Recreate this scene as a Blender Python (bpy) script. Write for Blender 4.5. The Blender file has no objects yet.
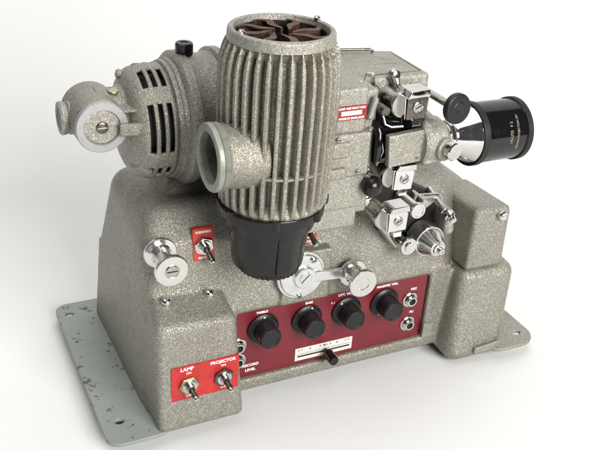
import bpy, bmesh, math, random
from mathutils import Vector, Matrix
random.seed(7)
CM = 0.01
C = bpy.context.scene.collection
PI = math.pi
V = Vector

# ------------------------------------------------------------------ materials
MATS = {}
def new_mat(name):
    m = bpy.data.materials.new(name); m.use_nodes = True
    MATS[name] = m
    nt = m.node_tree; b = nt.nodes['Principled BSDF']
    return m, nt, b
def nd(nt, t, **kw):
    n = nt.nodes.new(t)
    for k, v in kw.items():
        if hasattr(n, k): setattr(n, k, v)
        else: n.inputs[k].default_value = v
    return n
def ramp(nt, fac, stops):
    r = nt.nodes.new('ShaderNodeValToRGB')
    e = r.color_ramp.elements
    while len(e) < len(stops): e.new(0.5)
    for i, (p, c) in enumerate(stops):
        e[i].position = p
        e[i].color = (c, c, c, 1) if isinstance(c, (int, float)) else (*c, 1)
    nt.links.new(fac, r.inputs[0]); return r.outputs[0]
def mixc(nt, f, a, b, mode='MIX'):
    m = nt.nodes.new('ShaderNodeMix'); m.data_type = 'RGBA'; m.blend_type = mode
    for s, v in ((m.inputs[0], f), (m.inputs[6], a), (m.inputs[7], b)):
        if hasattr(v, 'links'): nt.links.new(v, s)
        elif isinstance(v, (int, float)): s.default_value = v
        else: s.default_value = (*v, 1)
    return m.outputs[2]
def objco(nt): return nt.nodes.new('ShaderNodeTexCoord').outputs['Object']

def hammertone(name, lo, mid, hi, cell=330, bump=0.8, rough=0.40, metal=0.5):
    m, nt, b = new_mat(name); L = nt.links.new
    co = objco(nt)
    warp = nd(nt, 'ShaderNodeTexNoise', Scale=260, Detail=3); L(co, warp.inputs['Vector'])
    off = nt.nodes.new('ShaderNodeVectorMath'); off.operation = 'MULTIPLY_ADD'
    off.inputs[1].default_value = (0.006,) * 3
    L(warp.outputs['Color'], off.inputs[0]); L(co, off.inputs[2])
    vo = nd(nt, 'ShaderNodeTexVoronoi', Scale=cell); vo.feature = 'DISTANCE_TO_EDGE'; L(off.outputs[0], vo.inputs['Vector'])
    fine = nd(nt, 'ShaderNodeTexNoise', Scale=900, Detail=4, Roughness=.65); L(co, fine.inputs['Vector'])
    mid_n = nd(nt, 'ShaderNodeTexNoise', Scale=420, Detail=3); L(off.outputs[0], mid_n.inputs['Vector'])
    big = nd(nt, 'ShaderNodeTexNoise', Scale=22, Detail=5, Roughness=.6); L(co, big.inputs['Vector'])
    cellv = ramp(nt, vo.outputs['Distance'], [(0.0, 0.0), (0.07, .45), (0.22, .9), (.45, 1.0)])
    mm = nt.nodes.new('ShaderNodeMath'); mm.operation = 'MULTIPLY'
    L(cellv, mm.inputs[0]); L(ramp(nt, mid_n.outputs[0], [(.30, .35), (.62, 1.0)]), mm.inputs[1])
    c = ramp(nt, mm.outputs[0], [(0.0, lo), (.4, mid), (.95, hi)])
    c = mixc(nt, .25, c, ramp(nt, fine.outputs[0], [(.35, .05), (.65, .75)]), 'OVERLAY')
    c = mixc(nt, ramp(nt, big.outputs[0], [(.52, 0.0), (.72, .35)]), c, (.13, .115, .085))
    L(c, b.inputs['Base Color'])
    b.inputs['Metallic'].default_value = metal
    L(ramp(nt, mid_n.outputs[0], [(.3, rough + .14), (.7, rough - .08)]), b.inputs['Roughness'])
    add = nt.nodes.new('ShaderNodeMath'); add.operation = 'MULTIPLY_ADD'; add.inputs[1].default_value = .22
    L(fine.outputs[0], add.inputs[0]); L(mm.outputs[0], add.inputs[2])
    bp = nd(nt, 'ShaderNodeBump', Strength=bump, Distance=0.0006); L(add.outputs[0], bp.inputs['Height'])
    L(bp.outputs[0], b.inputs['Normal'])
    return m
HAM = hammertone('hammertone', (.185, .176, .15), (.305, .292, .25), (.375, .362, .315), cell=590, bump=.55, rough=.39, metal=.6)
HAMF = hammertone('hammertone_fine', (.22, .21, .18), (.36, .345, .30), (.43, .415, .365), cell=650, bump=.45, rough=.40, metal=.6)
HAMB = hammertone('hammertone_tower', (.18, .17, .14), (.32, .303, .255), (.43, .41, .35), cell=680, bump=.42, rough=.40, metal=.6)

def simple(name, col, rough=.4, metal=0., noise=.0, nscale=300, bump=.0, col2=None, lohi=(.45, .65), coat=0, spec=None):
    m, nt, b = new_mat(name); L = nt.links.new
    b.inputs['Roughness'].default_value = rough; b.inputs['Metallic'].default_value = metal
    if coat: b.inputs['Coat Weight'].default_value = coat; b.inputs['Coat Roughness'].default_value = .12
    if spec is not None: b.inputs['Specular IOR Level'].default_value = spec
    co = objco(nt)
    n = nd(nt, 'ShaderNodeTexNoise', Scale=nscale, Detail=5, Roughness=.62); L(co, n.inputs['Vector'])
    c2 = col2 or tuple(x * (1 - noise) for x in col)
    L(mixc(nt, ramp(nt, n.outputs[0], [(lohi[0], 0.), (lohi[1], 1.)]), col, c2), b.inputs['Base Color'])
    n2 = nd(nt, 'ShaderNodeTexNoise', Scale=nscale * 3.1, Detail=3); L(co, n2.inputs['Vector'])
    L(ramp(nt, n2.outputs[0], [(.3, max(rough - .07, .02)), (.7, rough + .09)]), b.inputs['Roughness'])
    if bump:
        bp = nd(nt, 'ShaderNodeBump', Strength=bump, Distance=0.0003); L(n2.outputs[0], bp.inputs['Height']); L(bp.outputs[0], b.inputs['Normal'])
    return m
CHROME = simple('chrome', (.66, .65, .63), .07, 1., .12, 60)
STEEL = simple('steel', (.50, .48, .45), .25, 1., .2, 120)
ALU = simple('turned_aluminium', (.66, .65, .62), .17, .95, .05, 120)
ALUW = simple('polished_plate', (.68, .68, .68), .2, .9, .12, 120)
PALE = simple('pale_cast_plate', (.42, .40, .35), .38, .5, .2, 1600, bump=.5)
BRASS = simple('brass', (.46, .41, .26), .35, .9, .4, 300)
DKSTEEL = simple('dark_steel', (.17, .15, .13), .3, .9, .5, 300)
BLACK = simple('black_bakelite', (.010, .009, .009), .22, 0, .3, 60, spec=.35)
KNOBB = simple('black_knob', (.012, .012, .013), .36, 0, .3, 200, bump=.15, spec=.35)
MATT = simple('black_crackle', (.014, .013, .012), .5, 0, .4, 500, bump=.5, spec=.3)
GLOSS = simple('black_gloss', (.005, .005, .006), .10, 0, .2, 60, spec=.5)
HOLE = simple('dark_recess', (.008, .008, .008), .8, 0)
MAROON = simple('maroon_panel', (.14, .009, .016), .33, 0, .18, 40)
DRED = simple('maker_plate_red', (.27, .016, .020), .38, 0, .3, 150)
RED = simple('red_label', (.42, .020, .018), .38, 0, 0, 150, col2=(.33, .014, .013))
ORED = simple('orange_red_label', (.46, .035, .018), .4, 0, .3, 150)
WHITE = simple('white_ink', (.80, .79, .76), .5, 0, .25, 900, lohi=(.5, .8))
GOLDINK = simple('faded_ink', (.30, .25, .17), .5, 0, .5, 900)
IVORY = simple('ivory_scale', (.62, .61, .57), .4, 0, .1, 200)
RUSTV = simple('rusty_brown', (.085, .042, .028), .5, .4, .6, 120, bump=.4, col2=(.030, .014, .010))
THREAD = simple('grey_green_paint', (.26, .268, .23), .42, .25, .25, 180, bump=.3)
RING = simple('dull_grey_ring', (.36, .36, .36), .42, .35, .15, 200)
INNER = simple('inner_grey', (.12, .13, .11), .5, .3, .3, 200)

def flange_mat():
    m, nt, b = new_mat('grey_green_enamel_chipped'); L = nt.links.new; co = objco(nt)
    n = nd(nt, 'ShaderNodeTexNoise', Scale=75, Detail=8, Roughness=.66); L(co, n.inputs['Vector'])
    n1 = nd(nt, 'ShaderNodeTexNoise', Scale=260, Detail=6, Roughness=.7); L(co, n1.inputs['Vector'])
    n2 = nd(nt, 'ShaderNodeTexNoise', Scale=14, Detail=4); L(co, n2.inputs['Vector'])
    base = mixc(nt, n2.outputs[0], (.18, .205, .19), (.26, .285, .265))
    f = nt.nodes.new('ShaderNodeMath'); f.operation = 'MULTIPLY_ADD'; f.inputs[1].default_value = .55
    L(n1.outputs[0], f.inputs[0]); L(n.outputs[0], f.inputs[2])
    spots = ramp(nt, f.outputs[0], [(.885, 0.), (.93, .95)])
    c = mixc(nt, spots, base, (.10, .075, .055))
    sp2 = ramp(nt, n1.outputs[0], [(.63, 0.), (.68, .8)])
    c = mixc(nt, sp2, c, (.16, .11, .075))
    L(c, b.inputs['Base Color']); L(ramp(nt, spots, [(0., .42), (1., .85)]), b.inputs['Roughness'])
    bp = nd(nt, 'ShaderNodeBump', Strength=.5, Distance=.0003); bp.invert = True
    L(spots, bp.inputs['Height']); L(bp.outputs[0], b.inputs['Normal'])
    return m
FLANGE = flange_mat()

def paper_mat():
    m, nt, b = new_mat('white_paper'); L = nt.links.new; co = objco(nt)
    n = nd(nt, 'ShaderNodeTexNoise', Scale=9, Detail=5); L(co, n.inputs['Vector'])
    L(mixc(nt, n.outputs[0], (.68, .68, .672), (.70, .70, .692)), b.inputs['Base Color'])
    n1 = nd(nt, 'ShaderNodeTexNoise', Scale=900, Detail=4); L(co, n1.inputs['Vector'])
    bp = nd(nt, 'ShaderNodeBump', Strength=.12, Distance=.0003); L(n1.outputs[0], bp.inputs['Height']); L(bp.outputs[0], b.inputs['Normal'])
    b.inputs['Roughness'].default_value = .8; b.inputs['Specular IOR Level'].default_value = .12
    return m
PAPER = paper_mat()

# ------------------------------------------------------------------ helpers (all lengths in centimetres)
ROOT = None
def link(name, bm, mat, parent=None, angle=38, smooth=True):
    bmesh.ops.recalc_face_normals(bm, faces=bm.faces)
    me = bpy.data.meshes.new(name)
    for v in bm.verts: v.co *= CM
    bm.to_mesh(me); bm.free()
    for m in (mat if isinstance(mat, (list, tuple)) else [mat]): me.materials.append(m)
    if smooth:
        me.polygons.foreach_set('use_smooth', [True] * len(me.polygons))
        me.set_sharp_from_angle(angle=math.radians(angle))
    o = bpy.data.objects.new(name, me); C.objects.link(o)
    o.parent = parent
    if smooth:
        w = o.modifiers.new('wn', 'WEIGHTED_NORMAL'); w.keep_sharp = True
    return o
def sphere_pts(p, r, seg=4):
    out = []
    if r <= 0: return [V(p)]
    n = seg * 4
    for i in range(seg * 2 + 1):
        a = -PI / 2 + PI * i / (seg * 2)
        k = 1 if i in (0, seg * 2) else n
        for j in range(k):
            b = 2 * PI * j / n
            out.append(V(p) + V((math.cos(a) * math.cos(b), math.cos(a) * math.sin(b), math.sin(a))) * r)
    return out
def add_hull(bm, pts, r=0.3, seg=3):
    t = bmesh.new()
    for p in pts:
        rr = p[3] if len(p) > 3 else r
        for q in sphere_pts(p[:3], rr, seg): t.verts.new(q)
    res = bmesh.ops.convex_hull(t, input=list(t.verts))
    junk = [g for g in res['geom_interior'] if isinstance(g, bmesh.types.BMVert)]
    junk += [v for v in t.verts if not v.link_faces and v not in junk]
    bmesh.ops.delete(t, geom=list(set(junk)), context='VERTS')
    bmesh.ops.dissolve_limit(t, angle_limit=math.radians(1), verts=t.verts, edges=t.edges)
    merge(bm, t)
def merge(bm, t, mi=None):
    bmesh.ops.recalc_face_normals(t, faces=t.faces)
    mp = {}
    for v in t.verts: mp[v] = bm.verts.new(v.co)
    for f in t.faces:
        try:
            g = bm.faces.new([mp[v] for v in f.verts]); g.material_index = f.material_index if mi is None else mi
        except ValueError: pass
    t.free()
def boxpts(x0, x1, y0, y1, z0, z1, r):
    return [(x, y, z, r) for x in (x0 + r, x1 - r) for y in (y0 + r, y1 - r) for z in (z0 + r, z1 - r)]
def add_box(bm, x0, x1, y0, y1, z0, z1, r=.06): add_hull(bm, boxpts(x0, x1, y0, y1, z0, z1, r), r, 2)
def frame(axis, up=None):
    a = V(axis).normalized()
    u = V(up) if up else (V((0, 0, 1)) if abs(a.z) < .9 else V((1, 0, 0)))
    e1 = u.cross(a).normalized(); e2 = a.cross(e1)
    return a, e1, e2
def add_lathe(bm, prof, org, axis, n=48, wob=None, cap=True, rot=0):
    """prof: (t, r) pairs along axis; wob(k) scales r by angle index"""
    a, e1, e2 = frame(axis); org = V(org); rings = []
    t_ = bmesh.new()
    for (t, r) in prof:
        if r <= 1e-5: rings.append([t_.verts.new(org + a * t)]); continue
        ring = []
        for k in range(n):
            th = 2 * PI * k / n + rot; rr = r * (wob(k, t) if wob else 1)
            ring.append(t_.verts.new(org + a * t + (e1 * math.cos(th) + e2 * math.sin(th)) * rr))
        rings.append(ring)
    for A, B in zip(rings[:-1], rings[1:]):
        if len(A) == 1 and len(B) == 1: continue
        for k in range(n):
            k2 = (k + 1) % n
            if len(A) == 1: t_.faces.new((A[0], B[k2], B[k]))
            elif len(B) == 1: t_.faces.new((A[k], A[k2], B[0]))
            else: t_.faces.new((A[k], A[k2], B[k2], B[k]))
    if cap:
        for r_ in (rings[0], rings[-1]):
            if len(r_) > 2: t_.faces.new(r_)
    merge(bm, t_)
def add_cyl(bm, p0, p1, r0, r1=None, n=32, ch=.05):
    r1 = r0 if r1 is None else r1
    d = V(p1) - V(p0); L = d.length
    add_lathe(bm, [(0, 0), (0, r0 - ch), (ch, r0), (L - ch, r1), (L, r1 - ch), (L, 0)], p0, d, n)
def add_tube(bm, pts, r, n=12):
    pts = [V(p) for p in pts]; rings = []
    t_ = bmesh.new(); e1 = None
    for i, p in enumerate(pts):
        d = (pts[min(i + 1, len(pts) - 1)] - pts[max(i - 1, 0)]).normalized()
        if e1 is None: _, e1, _ = frame(d)
        e1 = (e1 - d * e1.dot(d)).normalized(); e2 = d.cross(e1)
        rr = r[i] if isinstance(r, (list, tuple)) else r
        rings.append([t_.verts.new(p + (e1 * math.cos(2 * PI * k / n) + e2 * math.sin(2 * PI * k / n)) * rr) for k in range(n)])
    for A, B in zip(rings[:-1], rings[1:]):
        for k in range(n): t_.faces.new((A[k], A[(k + 1) % n], B[(k + 1) % n], B[k]))
    t_.faces.new(rings[0]); t_.faces.new(rings[-1])
    merge(bm, t_)
def add_prism(bm, pts, org, u, v, th):
    """2-D outline pts in plane (u, v) at org, extruded by vector th"""
    t_ = bmesh.new(); o = V(org); u = V(u); v = V(v); th = V(th)
    A = [t_.verts.new(o + u * p[0] + v * p[1]) for p in pts]
    B = [t_.verts.new(o + u * p[0] + v * p[1] + th) for p in pts]
    t_.faces.new(A); t_.faces.new(B)
    n = len(A)
    for k in range(n): t_.faces.new((A[k], A[(k + 1) % n], B[(k + 1) % n], B[k]))
    merge(bm, t_)
def BM(): return bmesh.new()
def hull(name, pts, mat, parent, r=.3, seg=3):
    bm = BM(); add_hull(bm, pts, r, seg); return link(name, bm, mat, parent)
def lathe(name, prof, org, axis, mat, parent, n=48, **k):
    bm = BM(); add_lathe(bm, prof, org, axis, n, **k); return link(name, bm, mat, parent)
def cyl(name, p0, p1, r0, mat, parent, r1=None, n=32, ch=.05):
    bm = BM(); add_cyl(bm, p0, p1, r0, r1, n, ch); return link(name, bm, mat, parent)
def box(name, x0, x1, y0, y1, z0, z1, mat, parent, r=.06):
    bm = BM(); add_box(bm, x0, x1, y0, y1, z0, z1, r); return link(name, bm, mat, parent)
def add_text(bm, s, size, fn, th=.012, align='CENTER', bold=.0, sx=1.0):
    """fn maps text-plane point (x, y, height) in cm to space"""
    cu = bpy.data.curves.new('t', 'FONT'); cu.body = s; cu.size = size; cu.align_x = align; cu.align_y = 'CENTER'
    cu.extrude = th / 2; cu.offset = bold; cu.resolution_u = 3
    o = bpy.data.objects.new('t', cu); C.objects.link(o)
    dg = bpy.context.evaluated_depsgraph_get(); me = o.evaluated_get(dg).to_mesh()
    t_ = bmesh.new(); t_.from_mesh(me)
    o.evaluated_get(dg).to_mesh_clear(); bpy.data.objects.remove(o); bpy.data.curves.remove(cu)
    for v in t_.verts: v.co = fn(v.co.x * sx, v.co.y, v.co.z)
    merge(bm, t_)
def front(x0, y0, z0, rot=0, slope=0):
    c, s = math.cos(rot), math.sin(rot)
    def f(x, y, h):
        xx, yy = x * c - y * s, x * s + y * c
        return V((x0 + xx, y0 - h + yy * slope, z0 + yy))
    return f

def tag(o, label, cat, group=None):
    o['label'] = label; o['category'] = cat
    if group: o['group'] = group

# ------------------------------------------------------------------ the machine
ROOT = bpy.data.objects.new('film_projector', None); C.objects.link(ROOT)
tag(ROOT, 'vintage grey hammertone film projector with ribbed lamp tower and red control panel, on white paper', 'film projector')
P = ROOT

# ---- main casting: one cast shell, fused with soft fillets
bm = BM()
# lower shell behind the control panel
add_hull(bm, [(-7.6, 3.9, .4, .3), (-7.3, 4.0, 9, .3), (26.0, 3.9, .4, .3), (25.6, 4.0, 9, .3),
              (-7.8, 18.4, .4, .3), (-7.4, 17.5, 9, .3), (26.3, 18.4, .4, .3), (25.6, 17.5, 9, .3)])
# upper shell leaning back and rounding into the top
add_hull(bm, [(-7.0, 3.1, 8.5, .35), (20.6, 3.1, 8.5, .35), (26.0, 6.5, 8.5, .8),
              (-5.75, 5.3, 14.6, 1.6), (-5.1, 6.9, 15.8, 1.9), (-5.35, 14.0, 15.6, 1.9), (-7.1, 17.2, 8.5, .6), (-7.0, 4.5, 8.5, .6),
              (20.0, 5.4, 14.4, 1.6), (20.8, 7.6, 15.7, 1.9), (20.8, 13.5, 15.5, 1.9), (24.3, 8.6, 13.2, 1.9), (24.3, 13.5, 12.8, 1.9), (25.2, 9.0, 11.0, 1.6), (25.8, 17.0, 8.5, .6)], seg=5)
# bottom lip, right and left columns beside the panel
add_hull(bm, boxpts(-7.8, 26.8, 2.58, 18.8, .1, 1.32, .12), seg=2)
add_hull(bm, boxpts(19.35, 21.6, 2.62, 6, .1, 9, .15), seg=2)
add_hull(bm, boxpts(-7.6, .1, 2.62, 6, .1, 9, .15), seg=2)
# switch housing, front left
add_hull(bm, [(-7.15, .25, .5, .45), (-.65, .25, .5, .45), (-6.85, .95, 9.6, .85), (-1.65, .95, 9.4, .85),
              (-6.5, 3.3, 10.6, .7), (-1.8, 3.3, 10.4, .7), (-7.3, 6, .5, .45), (-.6, 6, .5, .45), (-6.2, 6, 10.7, .7), (-2.0, 6, 10.5, .7)], seg=5)
# right foot
add_hull(bm, [(22.3, 1.2, .4, 1.3), (25.9, 1.2, .4, 1.3), (22.7, 2.0, 7.7, 1.1), (26.7, 2.0, 7.6, 1.2), (22.2, 9, .4, 1.2), (26.0, 9, .4, 1.2), (22.5, 8, 8.2, 1.2), (26.6, 8, 8.2, 1.2)], seg=5)
# raised pad behind the hand crank
add_hull(bm, [(4.05, 2.52, 8.45, .08), (8.45, 2.52, 8.45, .08), (4.05, 2.6, 13.2, .08), (8.45, 2.6, 13.2, .08), (4.05, 5, 8.3, .1), (8.45, 5, 8.3, .1), (4.05, 5, 13.2, .1), (8.45, 5, 13.2, .1)], seg=2)
# saddle under the motor
add_hull(bm, [(-4.5, 7.5, 16.8, .5), (3, 7.5, 16.8, .5), (-4.5, 12.5, 16.8, .5), (3, 12.5, 16.8, .5), (-3.5, 9, 18.2, .4), (3, 9, 18.2, .4), (-3.5, 11, 18.2, .4), (3, 11, 18.2, .4)])
bmesh.ops.delete(bm, geom=[v for v in bm.verts if not v.link_faces], context='VERTS')
me = bpy.data.meshes.new('tmp'); bm.to_mesh(me); bm.free()
tmp = bpy.data.objects.new('tmp', me); C.objects.link(tmp)
md = tmp.modifiers.new('r', 'REMESH'); md.mode = 'VOXEL'; md.voxel_size = .15
sm = tmp.modifiers.new('s', 'SMOOTH'); sm.factor = .5; sm.iterations = 5
dg = bpy.context.evaluated_depsgraph_get()
bm = BM(); bm.from_mesh(tmp.evaluated_get(dg).to_mesh()); bpy.data.objects.remove(tmp)
bmesh.ops.delete(bm, geom=[f for f in bm.faces if f.calc_center_median().z < -.5], context='FACES')
body = link('body_casting', bm, HAM, P, angle=180)
body.modifiers.clear()

# ---- flanges
def flange(name, x0, x1, y0, y1, r, holes, mat):
    outline = []
    for cx, cy, a0 in ((x1 - r, y1 - r, 0), (x0 + r, y1 - r, 90), (x0 + r, y0 + r, 180), (x1 - r, y0 + r, 270)):
        for k in range(7):
            a = math.radians(a0 + 15 * k); outline.append((cx + r * math.cos(a), cy + r * math.sin(a)))
    t = bmesh.new(); edges = []
    def loop(pts):
        vs = [t.verts.new((p[0], p[1], .1)) for p in pts]
        for k in range(len(vs)): edges.append(t.edges.new((vs[k], vs[(k + 1) % len(vs)])))
    loop(outline)
    for hx, hy, ha, hb in holes:
        loop([(hx + ha * math.cos(2 * PI * k / 20), hy + hb * math.sin(2 * PI * k / 20)) for k in range(20)])
    bmesh.ops.triangle_fill(t, edges=edges, use_beauty=True)
    g = bmesh.ops.extrude_face_region(t, geom=list(t.faces))
    for v in [q for q in g['geom'] if isinstance(q, bmesh.types.BMVert)]: v.co.z += .32
    o = link(name, t, mat, P, angle=30)
    b = o.modifiers.new('b', 'BEVEL'); b.width = .0005; b.segments = 2; b.limit_method = 'ANGLE'
    return o
fl = flange('mounting_flange', -11.75, -6.5, -.35, 20.8, 1.2, [(-10.6, 18.9, .42, .34), (-10.2, 2.35, .42, .34)], FLANGE)
fl['label'] = 'grey green steel flange with rust chips'
fl = flange('mounting_flange', 25.0, 31.0, -.9, 20.8, 1.9, [(29.5, .9, .5, .36)], HAMF)
for (x, y) in ((-8.6, 4.2), (-9.2, 18.5), (24.6, 2.6), (24.2, 18.0), (-4, 4.2)):
    lathe('rubber_foot', [(0, 0), (0, .75), (.1, .82), (1.0, .9), (1.2, .9), (1.2, 0)], (x, y, -1.1), (0, 0, 1), MATT, P, n=32)
hull('foot_bracket', [(23.6, -.35, .35, .12), (26.3, -.35, .35, .12), (23.6, -.35, .85, .12), (26.3, -.35, 1.05, .12), (23.6, .6, .35, .12), (26.3, .6, .35, .12)], HAMF, P, seg=2)

# ---- control panel
panel = box('control_panel', -.1, 19.2, 3.0, 3.3, 1.15, 8.2, MAROON, P, r=.02)
YP = 2.99
def ptext(s, x, z, size=.42, bold=.012, sx=1.05, al='CENTER'):
    bm = BM(); add_text(bm, s, size, front(x, YP, z), bold=bold, sx=sx, align=al); link('lettering', bm, WHITE, panel, smooth=False)
ptext('TREBLE', 2.5, 7.83, .31); ptext('BASS', 6.95, 7.78, .32)
ptext('OPT. VOL.', 10.6, 7.88, .34); ptext('MAG/MIC VOL.', 14.9, 7.86, .33)
ptext('MIC', 17.85, 6.85, .36); ptext('PU', 17.95, 4.27, .34)
ptext('0 1', 9.35, 7.2, .28, .004)
ptext('RECORD', 1.65, 2.5, .37); ptext('LEVEL', 1.65, 1.98, .37)
box('end_plate', 19.22, 20.3, 2.45, 2.7, 1.36, 2.9, THREAD, P, r=.02)

def knob(x, z, dot=.5):
    k = lathe('control_knob', [(0, 0), (0, 1.42), (.1, 1.46), (.22, 1.44), (.34, 1.26), (.42, 1.2), (.42, .0)], (x, 3.0, z), (0, -1, 0), KNOBB, P)
    w = lambda i, t: 1 - (.035 if i % 2 and t < 1.2 else 0)
    lathe('grip', [(0, 1.02), (.25, .99), (1.28, 1.0), (1.29, .99), (1.4, .95), (1.44, .9), (1.44, .76), (1.40, .72), (1.40, 0)], (x, 2.56, z), (0, -1, 0), KNOBB, k, n=72, wob=w)
    bm = BM(); a = dot
    add_cyl(bm, (x + 1.22 * math.sin(a), 2.75, z + 1.22 * math.cos(a)), (x + 1.22 * math.sin(a), 2.60, z + 1.22 * math.cos(a)), .1, n=12, ch=.02)
    link('pointer_dot', bm, WHITE, k)
    return k
for x, z, d in ((2.62, 6.22, -.02), (6.8, 6.17, .25), (10.75, 6.14, -.6), (14.7, 6.14, -2.6)): knob(x, z, d)

def jack(x, z, y=3.0):
    j = lathe('jack_socket', [(0, 0), (0, .78), (.12, .78), (.16, .72), (.16, .5)], (x, y, z), (0, -1, 0), CHROME, P, n=40, cap=False)
    lathe('collar', [(.2, .62), (.3, .62), (.34, .58), (.34, .5), (.45, .53), (.52, .48), (.52, .34), (.1, .34)], (x, y, z), (0, -1, 0), CHROME, j, cap=False)
    lathe('opening', [(.25, .35), (.25, 0)], (x, y, z), (0, -1, 0), HOLE, j, cap=False, n=24)
for x, z in ((17.55, 5.75), (17.65, 3.05), (.35, 4.85), (.35, 3.3)): jack(x, z)

sc = box('fader_scale', 5.95, 11.75, 2.95, 3.05, 1.72, 3.05, IVORY, P, r=.02)
bm = BM(); add_box(bm, 6.2, 11.5, 2.93, 3.0, 2.08, 2.24, .015); link('slot', bm, HOLE, sc)
bm = BM()
for i in range(23): add_box(bm, 6.25 + i * .235, 6.28 + i * .235, 2.935, 2.96, 2.42, 2.42 + (.16 if i % 2 else .1), .004)
for s, x in (('0', 6.3), ('0', 6.6), ('8', 8.45), ('MIX', 8.95), ('8', 9.5), ('10', 11.3), ('0', 11.0)): add_text(bm, s, .26, front(x, 2.945, 2.82), bold=.004)
add_prism(bm, [(0, 0), (.2, .1), (.2, -.1)], (7.3, 2.945, 2.8), (1, 0, 0), (0, 0, 1), (0, -.008, 0))
add_prism(bm, [(.2, 0), (0, .1), (0, -.1)], (10.1, 2.945, 2.8), (1, 0, 0), (0, 0, 1), (0, -.008, 0))
add_box(bm, 6.0, 11.7, 2.938, 2.96, 2.36, 2.385, .004)
link('lettering', bm, DKSTEEL, sc, smooth=False)
fk = lathe('fader_knob', [(0, 0), (0, .22), (.5, .22), (.5, .42), (.55, .5), (1.75, .46), (1.83, .40), (1.83, 0)], (9.0, 2.95, 2.2), (0, -1, 0), GLOSS, P)

# ---- switches
def toggle(x, y, z, nutmat, dirv, leverm, tipm, s=1.0, six=6, rot=.3, LL=1.0):
    k = lathe('toggle_switch', [(0, 0), (0, .34), (.75, .34), (.8, .3), (.8, .2), (.7, 0)], (x, y, z), (0, -1, 0), STEEL, P,
              wob=None, cap=False)
    lathe('hex_nut', [(0, .5), (0, .74 * s), (.06, .8 * s), (.22, .8 * s), (.3, .72 * s), (.3, .36), (.2, .36)], (x, y, z), (0, -1, 0), nutmat, k, n=six, rot=rot, cap=False)
    lathe('washer', [(.28, .56 * s), (.36, .56 * s), (.4, .52 * s), (.4, .36)], (x, y, z), (0, -1, 0), CHROME, k, cap=False)
    lathe('throat', [(.81, .28), (.81, 0)], (x, y, z), (0, -1, 0), HOLE, k, cap=False, n=20)
    d = V(dirv).normalized(); p0 = V((x, y - .7, z))
    lathe('lever', [(0, 0), (0, .19), (.3, .2), (LL - .15, .25), (LL, .26)], p0, d, leverm, k, n=20)
    lathe('tip', [(0, .26), (.14, .265), (.26, .22), (.31, .12), (.31, 0)], p0 + d * LL, d, tipm, k, n=20)
lab = box('switch_label', -6.55, -.8, -.12, .3, 3.2, 6.5, RED, P, r=.03)
for word, size, x, z, b_ in (('LAMP', .45, -5.25, 6.2, .014), ('ON', .27, -5.1, 5.78, .006), ('OFF', .27, -5.1, 3.5, .006),
                             ('PROJECTOR', .40, -2.2, 6.2, .012), ('ON', .27, -2.15, 5.78, .006), ('OFF', .27, -2.15, 3.55, .006)):
    bm = BM(); add_text(bm, word, size, front(x, -.125, z), bold=b_); link('lettering', bm, WHITE, lab, smooth=False)
toggle(-5.1, -.12, 4.62, BRASS, (.14, -.9, -.38), DKSTEEL, ALU, 1.1, rot=.1, LL=.75)
toggle(-2.15, -.12, 4.66, DKSTEEL, (.14, -.9, -.36), DKSTEEL, ALU, 1.1, rot=.45, LL=.75)
# two upper switches on the leaning front
SL = .17
def slant_label(x, z, w, h, y, words):
    pts = []
    for dx in (-w, w):
        for dz in (-h, h):
            yy = y + dz * SL
            pts += [(x + dx, yy, z + dz, .02), (x + dx, yy + .4, z + dz, .02)]
    l = hull('switch_label', pts, ORED, P, seg=1)
    for s, dz in words:
        bm = BM(); add_text(bm, s, .27, front(x, y + dz * SL - .035, z + dz, slope=SL), bold=.010, sx=.95)
        link('lettering', bm, WHITE, l, smooth=False)
slant_label(-2.6, 15.05, .85, 1.3, 3.72, (('FORWARD', 1.02), ('REVERSE', -1.1)))
toggle(-2.6, 3.75, 14.95, CHROME, (.15, -.8, -.55), DKSTEEL, CHROME, 1.08, rot=.7)
slant_label(6.5, 14.8, .9, 1.3, 3.7, (('FORWARD', 1.02), ('REVERSE', -1.1)))
toggle(6.45, 3.7, 14.8, CHROME, (.15, -.8, -.55), DKSTEEL, CHROME, 1.08, rot=.7)

# ---- guide spools
def spool(x, y0, y1, z, name='guide_spool', slot=True, R=1.3, parent=None):
    L = y0 - y1
    s = lathe(name, [(0, 0), (0, R - .05), (.05, R), (.26, R), (.32, R - .06), (.36, .85), (.5, .72), (L - .6, .68), (L - .42, .8), (L - .38, R - .05), (L - .33, R), (L - .06, R), (L, R - .06), (L, .58), (L - .05, .54), (L - .05, 0)],
              (x, y0, z), (0, -1, 0), ALU, parent or P, n=64)
    if parent is None:
        lathe('centre_screw', [(0, .5), (.06, .5), (.1, .46), (.1, 0)], (x, y1 + .06, z), (0, -1, 0), STEEL, s, n=32, cap=False)
        bm = BM(); add_box(bm, x - .42, x + .42, y1 - .05, y1 + .02, z - .06, z + .06, .01); link('screw_slot', bm, HOLE, s)
    else:
        pass
    return s
spool(-6.2, 3.7, .6, 15.05)

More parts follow.
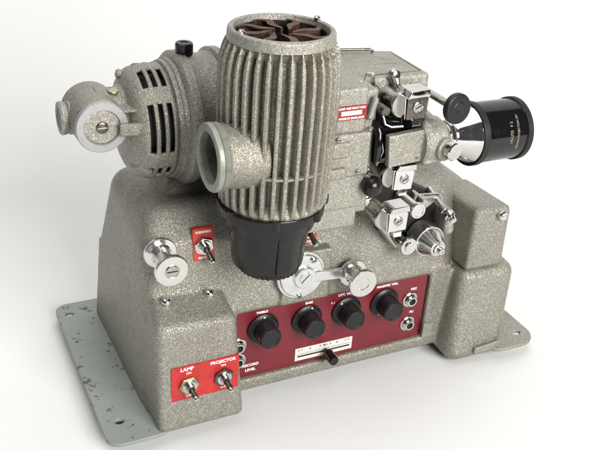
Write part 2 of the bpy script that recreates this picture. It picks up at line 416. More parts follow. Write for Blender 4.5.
# ---- crank
cr = lathe('crank_plate', [(0, 0), (0, 2.2), (.10, 2.2), (.14, 2.16), (.14, 2.02), (.08, 2.0), (.08, 1.96), (.28, 1.94), (.32, 1.9), (.32, 0)], (5.65, 2.55, 11.2), (0, -1, .03), ALUW, P, n=72)
lathe('crank_hub', [(0, 1.0), (.25, .98), (.3, .93), (.3, .58), (.26, .56), (.26, .54), (.33, .52), (.33, 0)], (5.85, 2.25, 11.1), (0, -1, 0), ALUW, cr)
bm = BM(); add_hull(bm, [(5.85 - .33, 1.93, 11.1 - .33, .05), (5.85 + .33, 1.93, 11.1 + .33, .05), (5.85 - .33, 2.1, 11.1 - .33, .05), (5.85 + .33, 2.1, 11.1 + .33, .05)], seg=2)
link('screw_slot', bm, HOLE, cr)
for dx, dz in ((.95, 1.55), (-.2, -1.72)):
    lathe('plate_screw', [(0, .27), (.08, .27), (.16, .18), (.18, 0)], (5.65 + dx, 2.24, 11.05 + dz), (0, -1, 0), CHROME, cr, n=20, cap=False)
    box('screw_slot', 5.65 + dx - .2, 5.65 + dx + .2, 2.02, 2.1, 11.05 + dz - .035, 11.05 + dz + .035, HOLE, cr, r=.01)
arm = hull('crank_arm', [(6.4, 2.25, 11.5, .1), (6.4, 2.25, 10.65, .1), (10.5, 2.5, 10.9, .1), (10.5, 2.5, 10.15, .1), (6.4, 2.1, 11.5, .1), (6.4, 2.1, 10.65, .1), (10.5, 2.35, 10.9, .1), (10.5, 2.35, 10.15, .1)], ALUW, P)
spool(10.6, 2.5, .35, 10.5, 'crank_handle', parent=arm)

# ---- dome screws on the switch housing
for x, y, z in ((-6.1, 2.5, 11.2), (-2.45, 2.7, 11.05)):
    s = lathe('dome_screw', [(0, .42), (.35, .42), (.5, .36), (.6, .22), (.64, 0)], (x, y, z - .25), (0, -.35, 1), CHROME, P, n=28)

# ---- lamp tower
AX, AY = 1.4, 0.
NF, SUB = 33, 16
def finr(z):
    tab = [(20.3, 3.85), (20.7, 4.08), (21.5, 4.17), (24, 4.24), (28, 4.34), (30.4, 4.32), (31.3, 4.22), (32.0, 4.02), (32.35, 3.86), (32.6, 3.72)]
    for (a, ra), (b, rb) in zip(tab[:-1], tab[1:]):
        if z <= b: 
            u = (z - a) / (b - a); return ra + (rb - ra) * u
    return tab[-1][1]
bm = BM(); N = NF * SUB; rows = []
zs = [20.3 + .12 * i for i in range(10)] + [21.5 + .4 * i for i in range(20)] + [29.5 + .1 * i for i in range(34)]
for z in zs:
    rf = finr(z); depth = .88
    top = max(0, min(1, (32.5 - z) / .8)); bot = max(0, min(1, (z - 20.45) / 1.0))
    row = []
    for k in range(N):
        u = (k % SUB) / SUB; d = abs(u - .5)
        wt = .15 + .05 * (1 - top)
        hgt = 1 - min(1, max(0, (d - wt * top - .02) / .13)); hgt = hgt * hgt * (3 - 2 * hgt)
        dp = depth * (top ** .6) * bot
        r = rf - dp * (1 - hgt)
        th = 2 * PI * k / N
        row.append(bm.verts.new((AX + r * math.cos(th), AY + r * math.sin(th), z)))
    rows.append(row)
for A, B in zip(rows[:-1], rows[1:]):
    for k in range(N): bm.faces.new((A[k], A[(k + 1) % N], B[(k + 1) % N], B[k]))
tower = link('lamp_house', bm, HAMB, P, angle=60)
tower.modifiers.clear()
lathe('rib_band', [(0, 3.6), (0, 4.02), (.06, 4.1), (.2, 4.1), (.26, 4.02), (.26, 3.6)], (AX, AY, 23.55), (0, 0, 1), HAMB, tower, n=96, cap=False)
rim = lathe('top_rim', [(0, 3.3), (0, 3.70), (.06, 3.76), (.10, 3.76), (.6, 3.72), (.72, 3.68), (.8, 3.58), (.82, 3.42), (.75, 3.32), (.5, 3.28), (.4, 3.25), (-.6, 3.25), (-3.5, 3.2)], (AX, AY, 32.45), (0, 0, 1), HAMF, tower, n=96, cap=False)
lathe('inner_sleeve', [(0, 3.22), (.02, 3.14), (-3, 3.14)], (AX, AY, 32.85), (0, 0, 1), DKSTEEL, tower, n=72, cap=False)
lathe('inner_disc', [(0, 3.25), (0, 0)], (AX, AY, 29.6), (0, 0, 1), HOLE, tower, cap=False)
for a in (195, 20):
    x, y = AX + 3.45 * math.cos(math.radians(a)), AY + 3.45 * math.sin(math.radians(a))
    lathe('rim_screw', [(0, .24), (.22, .24), (.32, .16), (.34, 0)], (x, y, 33.2), (0, 0, 1), STEEL, tower, n=20, cap=False)
for i in range(8):                      # curved cooling vanes under the rim
    bm = BM(); a0 = 2 * PI * i / 8 + .35; ins, out = [], []
    for k in range(13):
        u = k / 12; r = .7 + 2.4 * u; a = a0 + .75 * u * u + .22 * math.sin(u * PI * 1.6)
        w = .07
        p = V((AX + r * math.cos(a), AY + r * math.sin(a), 0)); q = V((-math.sin(a + .3), math.cos(a + .3), 0)) * w
        ins.append(p - q); out.append(p + q)
    loopp = ins + out[::-1]
    add_prism(bm, [(p.x, p.y) for p in loopp], (0, 0, 30.2), (1, 0, 0), (0, 1, 0), (0, 0, 2.75))
    # turned-over top lip of the vane
    lip = [p for p in ins] + [p + (p - V((AX, AY, 0))).cross(V((0, 0, -1))).normalized() * (.42 * math.sin(min(1, k / 8) * PI * .6)) for k, p in reversed(list(enumerate(out)))]
    add_prism(bm, [(p.x, p.y) for p in lip], (0, 0, 32.93), (1, 0, 0), (0, 1, 0), (0, 0, .06))
    link('cooling_vane', bm, RUSTV, tower, angle=30)
# lamp holder
holder = lathe('lamp_holder', [(0, 0), (0, 2.6), (.12, 2.74), (.5, 2.8), (3.3, 3.06), (3.45, 3.1), (3.6, 3.42), (4.35, 3.52), (4.5, 3.6), (4.62, 3.98), (4.7, 4.08), (5.3, 4.12), (5.42, 4.05), (5.45, 0)], (AX - .15, AY, 15.0), (0, 0, 1), BLACK, P, n=72)
for a in (250, 300, 200, 345):
    x, y = AX + 3.98 * math.cos(math.radians(a)), AY + 3.98 * math.sin(math.radians(a))
    lathe('lug', [(0, 0), (0, .28), (.12, .34), (.7, .34), (.7, 0)], (x, y, 19.8), (0, 0, 1), BLACK, holder, n=20)
g = lambda i, t: 1 - (.04 if i % 4 < 2 else 0)
lathe('grip_ring', [(0, 0), (0, 2.3), (.08, 2.42), (.62, 2.48), (.62, 0)], (AX, AY, 14.45), (0, 0, 1), BLACK, holder, n=144, wob=g)
hull('moulded_rib', [(AX - .6, -2.92, 15.4, .12), (AX + .3, -2.95, 15.4, .12), (AX - .6, -3.12, 19.0, .12), (AX + .3, -3.12, 19.0, .12), (AX - .6, -2.3, 15.4, .12), (AX + .3, -2.3, 19.2, .12)], BLACK, holder)
# condenser port on the left of the tower
py, pz = -1.0, 24.75
port = lathe('condenser_port', [(0, 1.9), (0, 2.55), (1.2, 2.5), (2.4, 2.30), (2.9, 2.25), (3.0, 2.1), (3.0, 1.8), (0, 1.8)], (-.5, py, pz), (-1, 0, 0), HAMB, P, n=64, cap=False)
lathe('threaded_ring', [(0, 2.2), (0, 2.32), (.1, 2.42), (.2, 2.34), (.3, 2.43), (.4, 2.35), (.5, 2.44), (.55, 2.36), (.6, 2.44), (.85, 2.44), (.95, 2.38), (.97, 1.9), (.9, 1.84), (-.6, 1.78)], (-3.2, py, pz), (-1, 0, 0), THREAD, port, n=80, cap=False)
lathe('port_well', [(0, 1.72), (1.6, 1.7), (1.62, 0)], (-3.6, py, pz), (1, 0, 0), INNER, port, n=48, cap=False)

# ---- motor
MY, MZ = 10., 23.35
prof = [(-7.3, 1.4), (-7.25, 2.3), (-7.1, 3.0), (-6.9, 3.5), (-6.65, 3.85), (-6.4, 4.08)]
xs = [-6.4, -6.2, -6.1, -5.7, -5.6, -5.5, -5.4, -5.0, -4.9, -4.8, -4.7, -4.3, -4.2, -3.9]
prof2 = prof + [(x, 4.08 + .3 * min(1, (x + 6.4) / .6)) for x in xs[1:]] + [(-3.85, 4.4), (-3.8, 4.55), (-3.5, 4.58), (-3.42, 4.7), (-3.1, 4.75), (-3.0, 5.05), (-2.85, 5.2), (-2.3, 5.22), (-2.15, 5.1), (-1.6, 4.9), (-.4, 4.85), (.2, 5.0), (.35, 5.3), (.8, 5.3), (.9, 5.0), (3.2, 4.9)]
na = 144
def slot_here(xm, ang):
    if not any(a <= xm <= b for a, b in ((-6.1, -5.7), (-5.4, -5.0), (-4.7, -4.3))): return False
    a = (math.degrees(ang) + 360) % 360      # 0 = towards -Y, up positive
    for c, h in ((13, 25), (68, 14), (-42, 9), (112, 12), (322 - 60, 9)):
        dlt = (a - c + 180) % 360 - 180
        if abs(dlt) < h: return True
    return False
bm = BM(); rows = []
for (x, r) in prof2:
    rows.append([bm.verts.new((x, MY - r * math.cos(2 * PI * k / na), MZ + r * math.sin(2 * PI * k / na))) for k in range(na)])
for i, (A, B) in enumerate(zip(rows[:-1], rows[1:])):
    xm = (prof2[i][0] + prof2[i + 1][0]) / 2
    for k in range(na):
        if slot_here(xm, 2 * PI * (k + .5) / na): continue
        bm.faces.new((A[k], A[(k + 1) % na], B[(k + 1) % na], B[k]))
bm.faces.new(rows[0])
motor = link('drive_motor', bm, HAM, P, angle=40)
motor.modifiers.clear()
so = motor.modifiers.new('s', 'SOLIDIFY'); so.thickness = .0028; so.offset = 0
lathe('motor_core', [(0, 0), (0, 3.0), (1, 3.5), (3.5, 3.7), (9, 3.7), (9, 0)], (-6.8, MY, MZ), (1, 0, 0), HOLE, motor)
cap = lathe('oil_cap', [(0, .62), (.12, .7), (.9, .7), (1.0, .62), (1.0, .34), (.94, .3), (.94, 0)], (-2.1, MY, MZ + 5.12), (0, 0, 1), BLACK, P, n=32)
hull('cast_boss', [(-6.5, MY - 3.7, MZ + 1.2, .22), (-6.5, MY - 3.7, MZ + .6, .22), (-8.0, MY - 3.2, MZ + 1.1, .2), (-8.0, MY - 3.2, MZ + .5, .2), (-6.6, MY - 2.5, MZ + .9, .2)], HAM, motor, seg=3)
hull('cast_boss', [(-6.5, MY - 3.2, MZ + 2.2, .12), (-8.6, MY - 2.3, MZ + 1.9, .12), (-6.6, MY - 1.5, MZ + 2.4, .12), (-8.6, MY - 1, MZ + 1.8, .12)], HAM, motor, seg=2)
hull('cast_boss', [(-6.5, MY - 3.0, MZ - 2.4, .4), (-6.8, MY - 2.2, MZ - 2.7, .4), (-6.0, MY - 3.0, MZ - 2.9, .4)], HAM, motor, seg=3)
# right-angle gearbox with big ring
gx, gz = -9.35, 24.3
gear = BM()
add_lathe(gear, [(0, 0), (0, 1.7), (.15, 1.95), (.4, 2.02), (3.9, 2.12), (4.3, 1.95), (4.5, 1.5), (4.6, 0)], (gx, 7.75, gz), (0, 1, 0), 64)
add_lathe(gear, [(0, 0), (0, 2.1), (1.5, 2.15), (1.9, 2.3), (2.2, 2.7), (2.4, 3.1)], (gx - .1, 9.9, gz + .05), (1, 0, -.12), 64)
add_cyl(gear, (gx, 10.2, gz - .1), (gx - 2.0, 10.2, gz - .1), 1.3, n=40, ch=.1)
gb = link('gearbox', gear, HAM, P)
lathe('end_ring', [(0, 0), (0, 1.12), (.2, 1.26), (.5, 1.3), (.62, 1.22), (.64, .95), (.55, .9), (.55, 0)], (gx - 1.95, 10.2, gz - .1), (-1, 0, 0), HAMF, gb)
lathe('sight_glass', [(0, 0), (0, .9), (.05, 0)], (gx - 2.5, 10.2, gz - .1), (-1, 0, 0), INNER, gb)
lathe('dial_ring', [(0, 1.5), (0, 1.9), (.08, 1.98), (.45, 1.99), (.55, 1.92), (.58, 1.40), (.5, 1.36), (.42, 1.34)], (gx, 7.75, gz), (0, -1, 0), RING, gb, n=72, cap=False)
lathe('dial_face', [(.35, 1.36), (.4, 1.2), (.36, .85), (.42, .5), (.42, 0)], (gx, 7.75, gz), (0, -1, 0), HAMF, gb, cap=False)
lathe('centre_screw', [(.36, .46), (.5, .46), (.58, .36), (.6, 0)], (gx, 7.75, gz), (0, -1, 0), DKSTEEL, gb, cap=False)
bm = BM(); add_box(bm, gx - .36, gx + .36, 7.12, 7.2, gz - .05, gz + .05, .01); link('screw_slot', bm, STEEL, gb)
lathe('brass_plug', [(0, .4), (.03, .42), (.08, .38), (.1, 0)], (gx + 1.4, 9.3, gz + 2.06), (0, -.25, 1), BRASS, gb, n=24, cap=False)
lathe('side_plug', [(0, .36), (.5, .36), (.6, .28), (.6, 0)], (-6.6, 11.2, MZ + 3.5), (-1, 0, .3), HAMF, gb, n=24, cap=False)

# ---- gate housing right of the tower
gh = BM()
add_hull(gh, boxpts(3.6, 8.88, 0, 7.5, 16.6, 28.3, .22))            # label block
add_hull(gh, boxpts(8.95, 10.05, .45, 7.5, 17.5, 27.9, .28))
add_hull(gh, boxpts(4.5, 9.35, -.4, 5, 21.2, 24.9, .3))
add_hull(gh, boxpts(4.5, 9.2, -.15, 5, 18.4, 21.6, .2))
add_hull(gh, boxpts(5.2, 7.4, -.6, 3, 23.0, 24.3, .2))
add_hull(gh, boxpts(5.2, 7.2, -.75, 3, 21.35, 22.25, .2))
link('gate_housing', gh, HAMF, P)
gh2 = BM()
add_hull(gh2, [(6.2, 2.5, 27.8, .3), (15.3, 2.5, 27.75, .35), (15.3, 7.8, 27.8, .35), (13.0, 8.4, 27.85, .3), (6.2, 10.2, 27.9, .3),
               (6.2, 2.5, 17, .3), (11.0, 2.5, 17, .3), (15.4, 2.5, 24.2, .35), (15.3, 8, 24.2, .45), (14.0, 3.0, 22.4, .6), (13.0, 7.5, 17, .4), (6.2, 9.8, 16.6, .3)], seg=4)
hs = link('shutter_housing', gh2, HAMF, P)
bm = BM()
add_tube(bm, [(9.3, 8.7, 28.0), (9.2, 8.7, 28.25), (9.5, 8.7, 28.4), (13.4, 8.0, 28.4), (13.6, 7.9, 28.3), (13.6, 7.9, 28.0)], .12)
link('lid_rod', bm, DKSTEEL, hs)
bm = BM(); add_hull(bm, [(11.0, 5.2, 28.09, .05), (14.2, 5.0, 28.09, .05)], seg=2)
add_hull(bm, [(15.15, 2.9, 28.1, .04), (15.15, 7.6, 28.12, .04)], seg=2)
add_hull(bm, [(10.4, 2.9, 28.1, .04), (15.1, 2.85, 28.08, .04)], seg=2)
link('seam', bm, HOLE, hs)
tab = hull('latch_tab', [(9.6, 2.2, 27.8, .04), (10.5, 2.1, 27.6, .04), (10.35, 2.1, 28.5, .1), (9.9, 2.3, 28.5, .1), (10.6, 2.2, 27.5, .04)], STEEL, P)

plate = hull('maker_plate', boxpts(6.2, 8.78, -.05, .1, 25.85, 27.0, .02), DRED, P, seg=1)
bm = BM()
add_text(bm, 'LAMP 1000 WATT MAX', .22, front(7.5, -.055, 26.8), bold=.01, sx=1.0)
add_text(bm, 'MADE IN ENGLAND', .22, front(7.5, -.055, 26.02), bold=.01, sx=1.1)
link('lettering', bm, WHITE, plate, smooth=False)
box('blank_field', 6.6, 8.35, -.07, -.03, 26.25, 26.6, IVORY, plate, r=.01)
for x in (6.36, 8.62): cyl('rivet', (x, 0, 26.43), (x, -.1, 26.43), .09, DKSTEEL, plate, n=12, ch=.03)

# ---- lens mount, block, lens
lm = BM()
add_box(lm, 13.5, 14.5, -1.2, 3.2, 22.0, 25.6, .3)
add_lathe(lm, [(0, 0), (0, 1.75), (.2, 1.9), (1.9, 1.85), (2.1, 1.6), (2.4, 1.45), (2.5, 0)], (13.5, 0, 23.4), (1, 0, 0), 56)
add_hull(lm, [(13.8, -1.3, 22.2, .3), (15.2, -1.3, 22.3, .3), (13.8, 3, 21.8, .3), (15.2, 3, 22, .3), (13.8, -.8, 25.2, .5), (14.8, -.5, 24.8, .5), (13.8, 3, 26.0, .3), (14.8, 3, 25.6, .3)])
add_lathe(lm, [(0, 0), (0, .95), (1.1, .95), (1.25, .8), (1.25, 0)], (15.0, -.9, 23.3), (.2, -1, 0), 36)
lmo = link('lens_mount', lm, HAMF, P)
gp = hull('gate_block', [(10.65, -1.1, 22.1, .1), (13.45, -1.1, 22.3, .1), (10.4, -1.1, 24.55, .1), (13.35, -1.1, 24.75, .1), (10.65, -.7, 22.1, .1), (13.45, -.7, 22.3, .1), (10.4, -.7, 24.55, .1), (13.35, -.7, 24.75, .1)], HAMF, P)
lathe('clamp_screw', [(0, .6), (.5, .6), (.55, .74), (.95, .74), (1.05, .66), (1.05, 0)], (15.15, -1.9, 23.45), (.2, -1, 0), CHROME, P, n=40)
bm = BM()
add_tube(bm, [(9.95, 1.5, 25.3), (9.9, .4, 25.3), (10.0, -.2, 24.6), (9.9, -.5, 23.4), (9.95, -.4, 22.4)], [.22, .25, .3, .3, .25])
add_tube(bm, [(10.3, 2.2, 26.4), (10.8, 1.4, 25.8), (11.4, .8, 25.4), (12.4, .8, 25.2)], .14)
add_tube(bm, [(10.1, 2.2, 25.9), (10.6, 1.0, 25.5), (11.2, .4, 25.2), (11.9, .2, 25.15)], .14)
add_tube(bm, [(9.9, 2.5, 27.6), (10.4, 2.2, 27.7), (10.8, 1.9, 27.2), (10.9, 1.7, 26.4)], .16)
add_hull(bm, [(10.5, .2, 21.9, .1), (13.4, .2, 21.9, .1), (10.5, .6, 24.4, .1), (13.4, .6, 24.4, .1), (9.7, 2.3, 26.3, .1), (13.0, 2.3, 25.8, .1), (9.7, 2.4, 21.9, .1), (13, 2.4, 22, .1)], seg=2)
link('film_gate', bm, GLOSS, P)
LX, LZ = 0, 23.45
lens = lathe('lens_barrel', [(0, .95), (.5, .98), (.55, 1.12), (.9, 1.12), (.95, 1.28), (1.2, 1.28), (1.25, 1.36), (1.5, 1.42), (3.0, 2.38), (3.25, 2.42), (3.5, 2.42), (3.5, 0)], (15.35, 0, LZ), (1, 0, 0), CHROME, P, n=80)
hood = lathe('lens_hood', [(0, 2.36), (0, 2.52), (.08, 2.58), (.55, 2.58), (.62, 2.5), (4.25, 2.48), (4.32, 2.55), (4.75, 2.55), (4.83, 2.48), (4.83, 2.3), (4.6, 2.25), (.4, 2.2), (.3, 0)], (18.4, 0, LZ), (1, 0, 0), GLOSS, P, n=96, cap=False)
lathe('rear_band', [(0, 2.5), (-.02, 2.6), (.05, 2.63), (.5, 2.63), (.56, 2.56)], (18.4, 0, LZ), (1, 0, 0), MATT, hood, n=96, cap=False)
lathe('front_band', [(0, 2.5), (0, 2.58), (.05, 2.62), (.5, 2.61), (.56, 2.5)], (22.68, 0, LZ), (1, 0, 0), MATT, hood, n=96, cap=False)
lathe('front_glass', [(0, 2.25), (.2, 1.8), (.35, 1.0), (.4, 0)], (21.2, 0, LZ), (1, 0, 0), GLOSS, hood, cap=False)
bm = BM()
def around(x0, phi0, r=2.49):
    def f(x, y, h):
        ph = phi0 + x / r
        return V((x0 - y, -(r + h) * math.cos(ph), LZ + (r + h) * math.sin(ph)))
    return f
add_text(bm, 'HI-LITE   F 2', .36, around(21.1, .3), bold=.004, sx=.95)
add_text(bm, 'BRITISH PROJECTION 2IN', .28, around(21.75, .3), bold=.003, sx=.9)
link('lettering', bm, GOLDINK, hood, smooth=False)

for x, y, z, r in ((9.55, .35, 24.6, .42), (9.5, .35, 21.3, .34), (8.3, -.42, 21.75, .2), (6.3, -.42, 24.6, .2), (13.05, -1.15, 22.6, .14), (12.2, 2.1, 25.2, .3)):
    g_ = lathe('housing_screw', [(0, r), (.12, r), (.2, r * .8), (.22, 0)], (x, y, z), (0, -1, 0), STEEL, P, n=24, cap=False)
    box('screw_slot', x - r * .8, x + r * .8, y - .24, y - .16, z - .03, z + .03, HOLE, g_, r=.01)
bm = BM(); add_tube(bm, [(10.15, -.2, 26.0), (10.25, -.5, 25.4), (10.7, -.7, 25.2), (11.6, -.9, 25.25)], .1); link('release_lever', bm, CHROME, P)
hull('pressure_spring', [(10.1, -.2, 21.9, .07), (10.3, -.6, 23.2, .07), (10.15, -.3, 24.4, .07), (10.1, .3, 23.2, .07)], STEEL, P)
hull('gate_hinge', [(9.2, .1, 25.9, .28), (9.5, .1, 27.2, .28), (9.3, .5, 26.2, .3)], HAMF, P)
cyl('hinge_pin', (10.3, -.35, 26.35), (10.3, 1.9, 26.35), .38, DKSTEEL, P, n=28)
# ---- focus rod with black knob
rod = cyl('focus_rod', (14.35, 3.0, 27.25), (14.35, -3.1, 27.3), .3, STEEL, P, n=24)
lathe('rod_collar', [(0, .55), (.9, .55), (1.0, .45), (1.0, 0)], (14.35, 3.0, 27.25), (0, -1, 0), HAMF, rod, n=32)
lathe('knob', [(0, 0), (0, .9), (.1, 1.12), (.2, 1.17), (.5, 1.17), (.6, 1.12), (.66, 1.0), (.6, .62), (.66, .5), (.68, .42), (.62, .2), (.62, 0)], (14.35, -3.1, 27.3), (.1, -1, .1), KNOBB, rod)

# ---- sprockets with chrome film guards
def guard(x, y, z, s=1.0, tilt=0., face=ALUW, spr=True, back=3.4):
    """sprocket drum behind a squared chrome shoe with a slotted screw"""
    M = Matrix.Translation((x, y, z)) @ Matrix.Rotation(tilt, 4, 'Y') @ Matrix.Scale(s, 4)
    def T(pts): return [(*(M @ V(p[:3])), p[3] * s) for p in pts]
    bm = BM()
    add_hull(bm, T([(-.8, 0, -.95, .07), (.8, 0, -.95, .07), (-.85, 0, .55, .07), (.85, 0, .55, .07), (-.8, .5, -.95, .07), (.8, .5, -.95, .07), (-.85, .5, .55, .07), (.85, .5, .55, .07), (-.45, 0, .85, .07), (.45, 0, .85, .07), (-.45, .5, .85, .07), (.45, .5, .85, .07)]), seg=2)
    g = link('film_guard', bm, face, P)
    bm = BM()
    add_hull(bm, T([(-.95, -.1, .72, .06), (.95, -.1, .78, .06), (-.7, -.1, 1.12, .1), (.8, -.1, 1.2, .1), (-.9, 1.3, .75, .06), (.95, 1.3, .75, .06), (-.7, 1.3, 1.15, .1), (.8, 1.3, 1.2, .1)]), seg=2)
    add_hull(bm, T([(-.95, .05, -.9, .06), (-1.05, .1, .7, .08), (-.95, 1.2, -.9, .06), (-1.05, 1.2, .7, .08)]), seg=2)
    add_hull(bm, T([(-.35, -.05, -1.05, .06), (.4, -.05, -1.05, .06), (-.3, -.15, -1.45, .06), (.35, -.15, -1.45, .06), (-.3, .2, -1.4, .06), (.35, .2, -1.4, .06)]), seg=2)
    link('shoe_top', bm, CHROME, g)
    o = M @ V((0, 0, -.05))
    bm = BM(); add_lathe(bm, [(0, .42 * s), (.1, .42 * s), (.14, .36 * s), (.14, .3 * s), (.11, .28 * s), (.11, 0)], (o.x, o.y - .06 * s, o.z), (0, -1, 0), 28, cap=False); link('guard_screw', bm, STEEL, g)
    bm = BM(); add_hull(bm, [(o.x - .22 * s, o.y - .2, o.z - .1 * s, .035), (o.x + .22 * s, o.y - .2, o.z + .1 * s, .035), (o.x + .22 * s, o.y - .15, o.z + .1 * s, .035)], seg=1); link('screw_slot', bm, HOLE, g)
    if spr:
        c = M @ V((-.75, .7, -.05))
        w = lambda i, t: 1 + (.07 if (i % 8 == 0 and .25 < t < .5) else 0)
        lathe('sprocket', [(0, 0), (0, 1.0 * s), (.1, 1.08 * s), (.24, 1.08 * s), (.3, .98 * s), (.5, .98 * s), (.55, .8 * s), (back - y - .9, .8 * s), (back - y - .9, .5), (back - y, .5), (back - y, 0)], (c.x, c.y - .1, c.z), (0, 1, 0), STEEL, g, n=64, wob=w)
    return g
guard(12.65, -.9, 26.75, 1.02, 0, DKSTEEL, back=3.4)
guard(12.35, -.9, 20.75, .95, .06, ALUW, back=3.4)
guard(12.6, -.5, 16.75, .98, 0, ALUW, back=5.0)
# small lever above upper guard
bm = BM(); add_hull(bm, [(12.1, 2.0, 28.35, .5), (12.25, 1.6, 27.6, .3)], seg=4); lv = link('latch_lever', bm, STEEL, P)
lathe('lever_screw', [(0, .3), (.1, .3), (.15, 0)], (12.05, 1.55, 28.5), (0, -1, .3), CHROME, lv, n=20, cap=False)

# black ball knob, little chrome rollers
lathe('ball_knob', [(0, 0), (.05, .35), (.2, .62), (.45, .8), (.75, .87), (1.05, .8), (1.3, .6), (1.4, .35), (1.4, .25), (3.5, .25), (3.5, 0)], (9.6, -1.4, 20.35), (0, 1, 0), BLACK, P, n=40)
for x, y, z, r in ((10.2, .6, 18.3, .45), (11.35, .4, 16.7, .48), (11.3, .6, 20.0, .32)):
    lathe('small_roller', [(0, 0), (0, r * .7), (.08, r), (.35, r), (.5, r * .6), (4.5, r * .6), (4.5, 0)], (x, y, z), (0, 1, 0), CHROME, P, n=32)

# ---- sound drum assembly
sd = BM()
add_hull(sd, [(12.2, 3.6, 17.6, .35), (13.6, 3.6, 14.0, .5), (18.5, 3.6, 12.8, .5), (19.3, 3.6, 15.6, .4), (14, 3.8, 18.4, .4), (12.2, 4.6, 17.6, .3), (13.6, 4.6, 14.0, .5), (18.5, 4.6, 12.8, .5), (19.3, 4.6, 15.6, .4), (14, 4.6, 18.4, .4)])
sdo = link('sound_bracket', sd, MATT, P)
lathe('sound_drum', [(0, 0), (0, 1.4), (.1, 1.46), (1.5, 1.46), (1.6, 1.42), (1.62, 1.34), (1.68, 1.3), (2.9, .72), (2.95, .55), (3.1, .5), (3.15, .32), (3.5, .3), (3.55, .25), (3.55, .12), (3.4, .1), (3.4, 0)], (17.5, 2.9, 12.85), (0, -1, 0), ALU, P, n=72)
lathe('drum_flywheel', [(0, 0), (0, 1.75), (.1, 1.8), (.9, 1.8), (.9, 0)], (17.2, 4.2, 13.2), (0, -1, 0), GLOSS, P, n=64)
lathe('guide_roller', [(0, 0), (0, .5), (2.6, .5), (2.6, .66), (2.7, .72), (2.9, .72), (2.98, .66), (2.98, .5), (2.92, .48), (2.92, 0)], (14.75, 2.8, 17.05), (0, -1, 0), ALU, P, n=40)
lathe('guide_roller', [(0, 0), (0, .45), (1.6, .45), (1.7, .78), (1.8, .85), (2.05, .85), (2.15, .78), (2.15, .45), (2.3, .4), (2.3, 0)], (15.35, 3.4, 12.75), (0, -1, 0), CHROME, P, n=40)
bm = BM()
add_hull(bm, [(12.2, 2.6, 15.6, .3), (14.8, 2.6, 12.4, .35), (12.2, 2.9, 15.6, .3), (14.8, 2.9, 12.4, .35)], seg=3)
add_hull(bm, [(13.2, 1.9, 16.1, .25), (14.9, 2.2, 15.7, .3), (13.2, 2.6, 16.1, .25), (14.9, 2.6, 15.7, .3)], seg=3)
add_cyl(bm, (16.3, 3.4, 16.9), (16.3, 1.2, 16.9), .32, n=24); add_cyl(bm, (18.2, 3.6, 16.9), (18.3, .9, 15.9), .33, n=24)
add_hull(bm, [(16.1, 2.4, 16.9, .3), (18.3, 2.4, 16.7, .3), (17.3, 2.6, 15.8, .3)], seg=3)
link('roller_arm', bm, STEEL, P)
lathe('arm_nut', [(0, 0), (0, .5), (.35, .5), (.5, .35), (.9, .3), (.9, 0)], (18.7, .9, 15.6), (0, -1, -.3), CHROME, P, n=28)
hull('cast_lug', [(19.4, 1.7, 15.2, .4), (19.5, 1.7, 13.6, .55), (19.4, 4, 15.2, .4), (19.5, 4, 13.6, .55)], HAMF, P)

# ---- upper right cover box
cb = hull('cover_box', [(22.45, 1.65, 9.25, .4), (25.8, 1.65, 9.15, .4), (22.85, 2.0, 14.45, .6), (25.7, 2.0, 14.3, .6), (22.4, 8.6, 9.2, .4), (25.8, 8.6, 9.2, .4), (22.7, 7.6, 14.35, .6), (25.4, 7.6, 14.2, .6)], HAM, P, seg=5)
ls = lathe('lid_screw', [(0, 0), (0, .3), (.35, .3), (.36, .42), (.5, .46), (.75, .44), (.85, .34), (.88, 0)], (25.0, 1.7, 14.2), (0, -1, .1), CHROME, P, n=32)
box('screw_slot', 24.75, 25.25, .84, .92, 14.3, 14.37, HOLE, ls, r=.01)

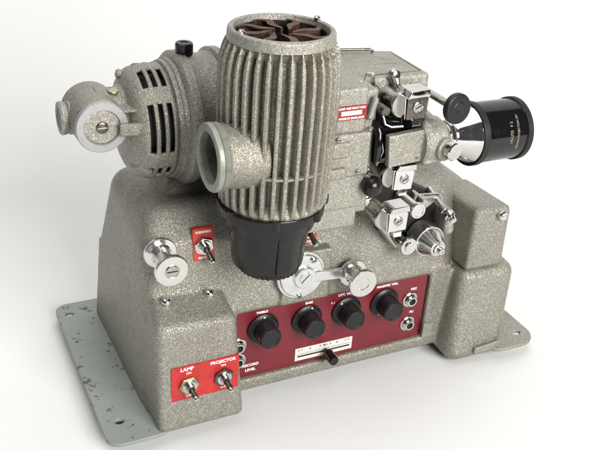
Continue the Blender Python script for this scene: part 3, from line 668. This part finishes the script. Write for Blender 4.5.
# ------------------------------------------------------------------ backdrop sweep
th = math.radians(27.7)
fwd = V((math.sin(th), math.cos(th), 0)); rgt = V((math.cos(th), -math.sin(th), 0))
FZ = -1.1
bm = BM(); prof = [(-170, 0), (-60, 0), (0, 0), (45, 0)]
R = 55
for k in range(1, 17):
    a = PI / 2 * k / 16; prof.append((45 + R * math.sin(a), R - R * math.cos(a)))
prof.append((45 + R, 200))
rows = []
for d, z in prof: rows.append([bm.verts.new(rgt * w + fwd * d + V((0, 0, z + FZ))) for w in (-220, -80, 0, 80, 260)])
for A, B in zip(rows[:-1], rows[1:]):
    for k in range(4): bm.faces.new((A[k], A[k + 1], B[k + 1], B[k]))
bd = link('backdrop_paper', bm, PAPER, None); bd['kind'] = 'structure'

# ------------------------------------------------------------------ lights
def area(name, loc, target, size, sy, power, col=(1, 1, 1)):
    l = bpy.data.lights.new(name, 'AREA'); l.shape = 'RECTANGLE'; l.size = size * CM; l.size_y = sy * CM; l.energy = power; l.color = col
    o = bpy.data.objects.new(name, l); C.objects.link(o); o.location = V(loc) * CM
    o.rotation_euler = (V(target) - V(loc)).to_track_quat('-Z', 'Y').to_euler(); return o
area('softbox_key', (48, -212, 125), (2, 0, 12), 150, 110, 102, (1, .985, .95))
area('softbox_top', (-35, 25, 200), (-10, 5, 0), 210, 210, 31, (1, 1, .99))
w = bpy.data.worlds.new('World'); bpy.context.scene.world = w; w.use_nodes = True
bg = w.node_tree.nodes['Background']; bg.inputs[0].default_value = (.95, .97, 1, 1); bg.inputs[1].default_value = .085

# ------------------------------------------------------------------ camera
f, p, ro = 865., math.radians(28.4), math.radians(4.35)
Fv = V((math.sin(th) * math.cos(p), math.cos(th) * math.cos(p), -math.sin(p)))
R0 = rgt.copy(); U0 = R0.cross(Fv)
Rv = R0 * math.cos(ro) + U0 * math.sin(ro); Uv = -R0 * math.sin(ro) + U0 * math.cos(ro)
cam = bpy.data.cameras.new('camera'); co = bpy.data.objects.new('camera', cam); C.objects.link(co)
cam.sensor_width = 36; cam.lens = 36 * f / 600; cam.clip_start = .01; cam.clip_end = 50
M = Matrix((Rv, Uv, -Fv)).transposed().to_4x4()
M.translation = V((-23.452, -52.103, 49.389)) * CM
co.matrix_world = M
cam.dof.use_dof = False
s = bpy.context.scene; s.camera = co
s.view_settings.view_transform = 'Standard'; s.view_settings.look = 'None'; s.view_settings.gamma = 1
s.view_settings.exposure = 0
